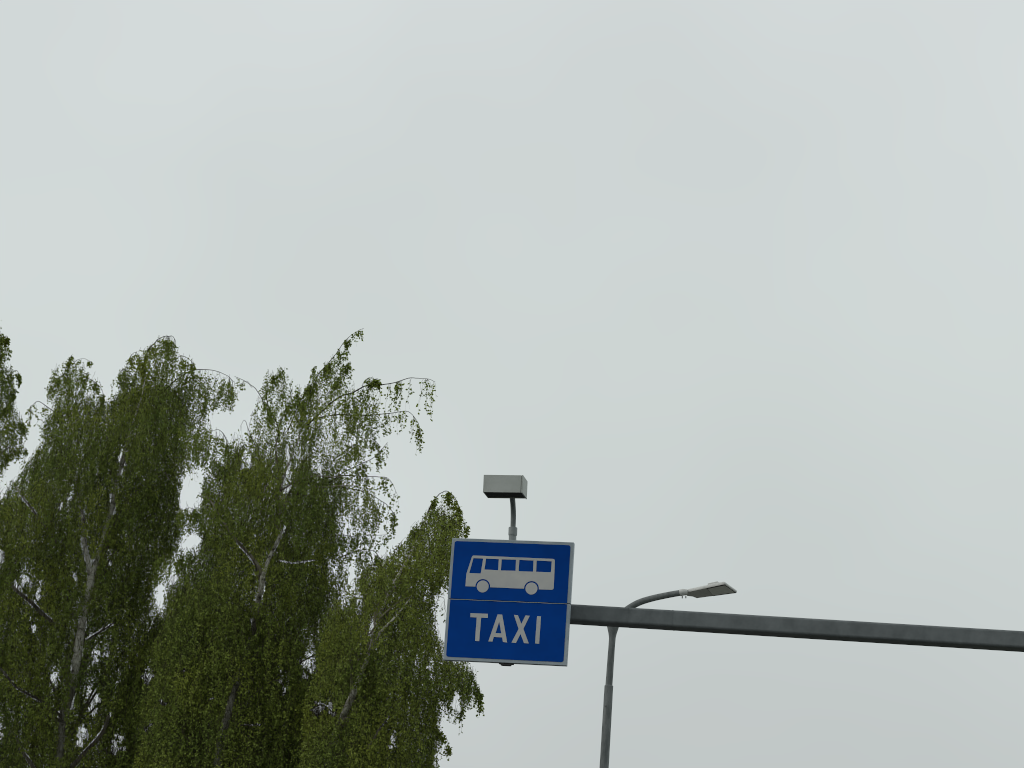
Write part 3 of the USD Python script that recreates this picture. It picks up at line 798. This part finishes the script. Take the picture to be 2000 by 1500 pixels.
# ---- birch C: the middle one, open top with long drooping arms
Y = 42.0
tr, gb = start_tree("tall middle birch with sparse open top and a thin arm reaching right into the sky", 430, 1480, Y)
c = Crown(Y)
trunkC = [(gb[0], gb[1], -.5, .13), (415, 1600, -.6, .105), (432, 1450, -.7, .082), (450, 1375, -.7, .075), (466, 1320, -.3, .064), (488, 1255, -.3, .054), (497, 1215, -.6, .050), (505, 1170, -1.1, .052), (512, 1138, -1.25, .058), (513, 1118, -1.25, .045)]
stemC1 = [(512, 1128, -1.25, .045), (505, 1105, -1.25, .036), (488, 1083, -1.05, .032), (466, 1060, -1.05, .030), (440, 1025, -1, .024), (418, 988, -.9, .018), (402, 968, -.8, .010)]
stemC2 = [(512, 1130, -1.25, .05), (522, 1100, -1.2, .040), (534, 1072, -1, .040), (548, 1042, -.9, .038), (552, 1000, -.5, .032), (548, 960, -.4, .032), (556, 925, -.3, .028), (568, 895, -.2, .024), (582, 860, 0, .018), (594, 810, 0, .012), (612, 750, 0, .008)]
part(tr, "trunk", trunk_mesh(trunkC, Y, seed=15), "birch_bark", smooth=True)
part(tr, "stem", trunk_mesh(stemC1, Y, 10, seed=16), "limb_bark", smooth=True)
part(tr, "stem", trunk_mesh(stemC2, Y, 10, seed=17), "birch_bark", smooth=True)
C0 = [(400, 948), (425, 928), (450, 905), (480, 880), (520, 872), (548, 874), (565, 880), (600, 872), (622, 905), (642, 915), (662, 932), (668, 1000), (668, 1060), (656, 1090), (652, 1130), (668, 1160), (655, 1185), (652, 1215), (715, 1270), (750, 1330), (760, 1640), (262, 1640), (285, 1330), (318, 1240), (328, 1190), (345, 1130), (385, 1095), (396, 1063), (394, 1010)]
c.mass(C0, 3.5, 1.9, 110, (.3, .8), ragged=11, clump=.42, seed=31)
c.mass([(505, 790), (516, 742), (548, 724), (572, 758), (600, 752), (640, 722), (676, 696), (676, 738), (700, 768), (733, 757), (742, 800), (738, 850), (728, 885), (700, 905), (660, 925), (600, 885), (540, 875), (500, 865), (478, 838)], 1.2, 1.2, 60, (.25, .6), ragged=9, clump=.95, seed=32, cscale=30)
c.mass([(585, 800), (620, 780), (632, 850), (600, 880), (580, 850)], 1.6, .7, 30, (.3, .6), ragged=7, clump=.5, seed=33, cscale=34)
c.mass([(668, 792), (706, 790), (704, 850), (680, 862)], 1.9, .6, 30, (.3, .6), ragged=6, clump=.4, seed=34, cscale=34)
c.mass([(380, 840), (410, 850), (440, 860), (478, 868), (485, 890), (455, 940), (430, 930), (400, 915), (380, 890)], 1.5, 1.0, 40, (.25, .55), ragged=9, clump=.9, seed=35, cscale=28)
c.mass([(352, 830), (412, 846), (408, 935), (366, 938), (356, 900)], 1.5, .9, 40, (.25, .6), ragged=9, clump=.8, seed=61, cscale=28)
c.mass([(658, 925), (700, 930), (728, 955), (745, 1000), (735, 1045), (705, 1035), (668, 1050)], 1.5, 1.0, 40, (.25, .6), ragged=9, clump=.9, seed=36, cscale=28)
c.mass([(655, 1055), (715, 1045), (738, 1075), (742, 1105), (700, 1140), (672, 1160), (652, 1120)], 1.8, 1.0, 40, (.25, .55), ragged=8, clump=.85, seed=37, cscale=28)
c.mass([(345, 995), (400, 992), (402, 1050), (352, 1045)], 1.6, .6, 30, (.2, .45), ragged=7, clump=.6, seed=38, cscale=28)
c.mass([(300, 1085), (385, 1080), (360, 1135), (335, 1195), (298, 1190)], 1.9, .8, 30, (.2, .45), ragged=7, clump=.7, seed=39, cscale=28)
limbsC = [([(562, 840), (590, 778), (624, 727), (656, 689), (681, 659), (698, 646), (711, 641)], (.012, .003), dict(per=.36, length=(.10, .50), leaf=9, side=.15, from_=.2)),
          ([(600, 830), (655, 777), (685, 763), (709, 753), (739, 750), (766, 747), (799, 737), (826, 738), (850, 746)], (.018, .004), dict(per=.26, length=(.3, .85), leaf=10, bare=.18, from_=.3)),
          ([(610, 818), (664, 807), (718, 807), (760, 804), (793, 802), (814, 824), (822, 842)], (.012, .003), dict(per=.25, length=(.2, .6), leaf=9, bare=.15, from_=.3)),
          ([(640, 945), (682, 918), (712, 903), (733, 888), (757, 864)], (.012, .004), dict(per=.28, length=(.2, .5), leaf=9, from_=.3)),
          ([(600, 945), (655, 933), (709, 934.5), (733, 934.5), (757, 936), (775, 964)], (.012, .003), dict(per=.24, length=(.2, .5), leaf=9, from_=.5)),
          ([(660, 950), (709, 960), (736, 972), (757, 987), (774, 1010)], (.010, .003), dict(per=.3, length=(.25, .6), leaf=10, from_=.3)),
          ([(640, 1050), (665, 1046), (690, 1050), (720, 1048), (757, 1044)], (.009, .003), dict(per=.3, length=(.15, .4), leaf=8, from_=.2)),
          ([(540, 860), (541, 835), (522, 797), (518, 760), (527, 742), (552, 720)], (.014, .003), dict(per=.4, length=(.12, .4), leaf=8, from_=.25)),
          ([(540, 850), (556, 800), (578, 775), (585, 760)], (.010, .003), dict(per=.35, length=(.15, .4), leaf=8)),
          ([(590, 780), (606, 744), (612, 722), (616, 716)], (.007, .003), dict(per=.4, length=(.1, .3), leaf=7)),
          ([(516, 790), (507, 770), (493, 755), (473, 742), (458, 735)], (.009, .004), dict(per=.06, length=(.1, .3), leaf=4)),
          ([(493, 757), (482, 745), (470, 750)], (.005, .003), dict(per=.15, length=(.1, .2), leaf=4)),
          ([(450, 905), (440, 860), (430, 842), (421, 837), (412, 842)], (.009, .003), dict(per=.3, length=(.2, .4), leaf=9, from_=.3)),
          ([(500, 870), (486, 840), (478, 820), (470, 832)], (.008, .003), dict(per=.3, length=(.15, .35), leaf=7)),
          ([(705, 760), (712, 742), (722, 738), (738, 742)], (.006, .003), dict(per=.4, length=(.06, .18), leaf=6)),
          ([(660, 1090), (700, 1075), (728, 1078), (744, 1092)], (.008, .003), dict(per=.3, length=(.2, .4), leaf=9)),
          ([(400, 1040), (392, 1010), (382, 998), (368, 993), (352, 1000)], (.008, .003), dict(per=.5, length=(.15, .45), leaf=10, from_=.1)),
          ([(400, 1110), (380, 1092), (362, 1085), (345, 1096)], (.008, .003), dict(per=.4, length=(.2, .5), leaf=10)),
          ([(440, 1010), (415, 978), (402, 966), (388, 962)], (.010, .003), dict(per=.4, length=(.15, .4), leaf=9)),
          ([(585, 830), (600, 775), (622, 735), (640, 715), (646, 708)], (.008, .003), dict(per=.3, length=(.15, .5), leaf=10)),
          ([(640, 770), (662, 735), (676, 712), (684, 706)], (.007, .003), dict(per=.5, length=(.15, .45), leaf=9)),
          ([(720, 752), (726, 742), (738, 739), (742, 746)], (.005, .003), dict(per=.6, length=(.08, .2), leaf=7)),
          ([(650, 900), (690, 870), (722, 850), (740, 868)], (.009, .003), dict(per=.25, length=(.25, .6), leaf=10))]
for q, r, kw in limbsC:
    part(tr, "branch", c.limb(q, r, **kw), "twig_bark", smooth=True)
for q, r in (([(545, 1000), (590, 958), (640, 952), (700, 951)], (.026, .008)), ([(545, 1005), (556, 975), (590, 968), (625, 975)], (.022, .008)), ([(540, 1080), (548, 1085), (575, 1096), (612, 1092)], (.014, .010)), ([(545, 930), (541, 890), (540, 850)], (.018, .010)),
             ([(500, 1190), (530, 1180), (560, 1176), (590, 1170)], (.016, .008)), ([(460, 1425), (472, 1416), (492, 1418), (512, 1420)], (.018, .010)), ([(552, 1058), (560, 1036), (572, 1018)], (.020, .010)), ([(500, 1210), (520, 1165), (540, 1140)], (.02, .01)),
             ([(548, 958), (600, 930), (668, 930)], (.02, .008))):
    P = smooth_path([W(x, y, Y - .8) for x, y in q], 16)
    P += np.cumsum(rng.normal(0, .004, P.shape), 0)
    part(tr, "branch", tube(P, np.linspace(r[0], r[1], 16), 8), "limb_bark", smooth=True)
for b in c.branches_inside(trunkC + stemC2[2:6], inside_targets(C0, 26, 1.2, 19)):
    part(tr, "branch", b, "limb_bark", smooth=True)
c.build(tr, "birch_leaf")

# ---- birch D: lower one beside the sign
Y = 40.0
tr, gb = start_tree("lower birch beside the blue sign, leaning right, its pointed top nodding over", 650, 1480, Y)
c = Crown(Y)
trunkD = [(gb[0], gb[1], .2, .15), (632, 1560, .2, .125), (655, 1440, .1, .080), (672, 1395, -.5, .068), (688, 1360, -.7, .060), (706, 1315, -.6, .046), (722, 1275, -.6, .042), (734, 1225, -.6, .038), (748, 1185, -.5, .032), (775, 1130, -.6, .032), (805, 1075, -.3, .022), (830, 1020, -.1, .012), (842, 990, 0, .008)]
stemD = [(724, 1270, -1, .035), (740, 1240, -1.05, .03), (752, 1225, -1.05, .026), (772, 1205, -1, .02), (800, 1170, -.9, .012)]
part(tr, "trunk", trunk_mesh(trunkD, Y, seed=25), "birch_bark", smooth=True)
part(tr, "stem", trunk_mesh(stemD, Y, 10, seed=26), "birch_bark", smooth=True)
D0 = [(830, 1025), (852, 1003), (882, 1012), (902, 1032), (903, 1060), (893, 1150), (872, 1165), (852, 1152), (846, 1200), (856, 1250), (866, 1290), (912, 1306), (924, 1335), (918, 1365), (893, 1366), (868, 1362), (854, 1400), (858, 1440), (852, 1480), (846, 1640), (570, 1640), (610, 1320), (645, 1205), (690, 1155), (720, 1125), (765, 1098), (785, 1078), (803, 1052)]
c.mass(D0, 3.7, 1.7, 90, (.28, .7), ragged=9, clump=.4, seed=41)
c.mass([(882, 1292), (925, 1318), (940, 1348), (936, 1372), (905, 1395), (890, 1412), (868, 1400), (862, 1340)], 1.7, .7, 35, (.25, .55), ragged=8, clump=.7, seed=42, cscale=28)
limbsD = [([(826, 1030), (842, 990), (857, 967), (865, 960.5), (874, 960), (888, 971), (899, 995)], (.012, .004), dict(per=.5, length=(.12, .42), leaf=10, bare=.15, from_=.3)),
          ([(868, 1040), (881, 1014), (894, 1011), (904, 1018), (913, 1030)], (.008, .003), dict(per=.5, length=(.12, .35), leaf=9, bare=.2, from_=.3)),
          ([(770, 1115), (772, 1080), (778, 1065), (784, 1058)], (.007, .003), dict(per=.35, length=(.12, .35), leaf=7)),
          ([(800, 1070), (803, 1045), (808, 1030), (814, 1028)], (.006, .003), dict(per=.4, length=(.12, .3), leaf=8)),
          ([(740, 1140), (750, 1110), (760, 1098), (768, 1100)], (.007, .003), dict(per=.4, length=(.12, .35), leaf=8)),
          ([(840, 1405), (862, 1432), (872, 1440), (878, 1462)], (.007, .003), dict(per=.5, length=(.1, .3), leaf=9)),
          ([(850, 1180), (858, 1165), (866, 1170), (868, 1190)], (.006, .003), dict(per=.4, length=(.2, .5), leaf=9)),
          ([(880, 1350), (915, 1335), (932, 1345), (940, 1362)], (.008, .003), dict(per=.45, length=(.15, .4), leaf=9)),
          ([(860, 1330), (885, 1345), (902, 1365), (905, 1390)], (.008, .003), dict(per=.45, length=(.2, .5), leaf=10)),
          ([(700, 1180), (702, 1150), (708, 1135), (716, 1140)], (.007, .003), dict(per=.4, length=(.15, .35), leaf=8))]
for q, r, kw in limbsD:
    part(tr, "branch", c.limb(q, r, **kw), "twig_bark", smooth=True)
for q, r in (([(718, 1462), (735, 1434), (748, 1410), (766, 1396)], (.026, .012)), ([(735, 1215), (760, 1190), (785, 1172), (805, 1165)], (.02, .008)), ([(735, 1220), (722, 1238), (714, 1226), (728, 1205)], (.022, .012))):
    P = smooth_path([W(x, y, Y - .9) for x, y in q], 16)
    part(tr, "branch", tube(P, np.linspace(r[0], r[1], 16), 8), "limb_bark", smooth=True)
for b in c.branches_inside(trunkD, inside_targets(D0, 18, 1.0, 29)):
    part(tr, "branch", b, "limb_bark", smooth=True)
c.build(tr, "birch_leaf_yellowish")

# ---- birch E: behind, seen low between B and C
Y = 46.0
tr, gb = start_tree("birch half hidden low behind the forked birch and the middle one", 338, 1480, Y)
c = Crown(Y)
trunkE = [(gb[0], gb[1], 0, .13), (322, 1600, -.5, .11), (336, 1420, -2.4, .072), (342, 1380, -2.9, .058), (347, 1335, -2.9, .052), (356, 1280, -2.0, .042), (366, 1220, -1, .03), (372, 1160, -.5, .015)]
stemE = [(318, 1640, -.4, .08), (372, 1480, -2.4, .062), (392, 1400, -2.9, .056), (400, 1362, -3.0, .050), (408, 1312, -2.9, .042), (420, 1250, -1.8, .03), (428, 1200, -.8, .014)]
part(tr, "trunk", trunk_mesh(trunkE, Y, 12, seed=45), "birch_bark", smooth=True)
part(tr, "stem", trunk_mesh(stemE, Y, 10, seed=46), "birch_bark", smooth=True)
E0 = [(300, 1250), (335, 1190), (370, 1140), (420, 1140), (470, 1180), (540, 1230), (600, 1270), (640, 1320), (650, 1640), (200, 1640), (210, 1400), (260, 1300)]
c.mass(E0, 2.6, 1.6, 90, (.4, .9), ragged=10, clump=.6, seed=51)
for b in c.branches_inside(trunkE, inside_targets(E0, 12, 1.0, 39)):
    part(tr, "branch", b, "limb_bark", smooth=True)
c.build(tr, "birch_leaf_yellowish")
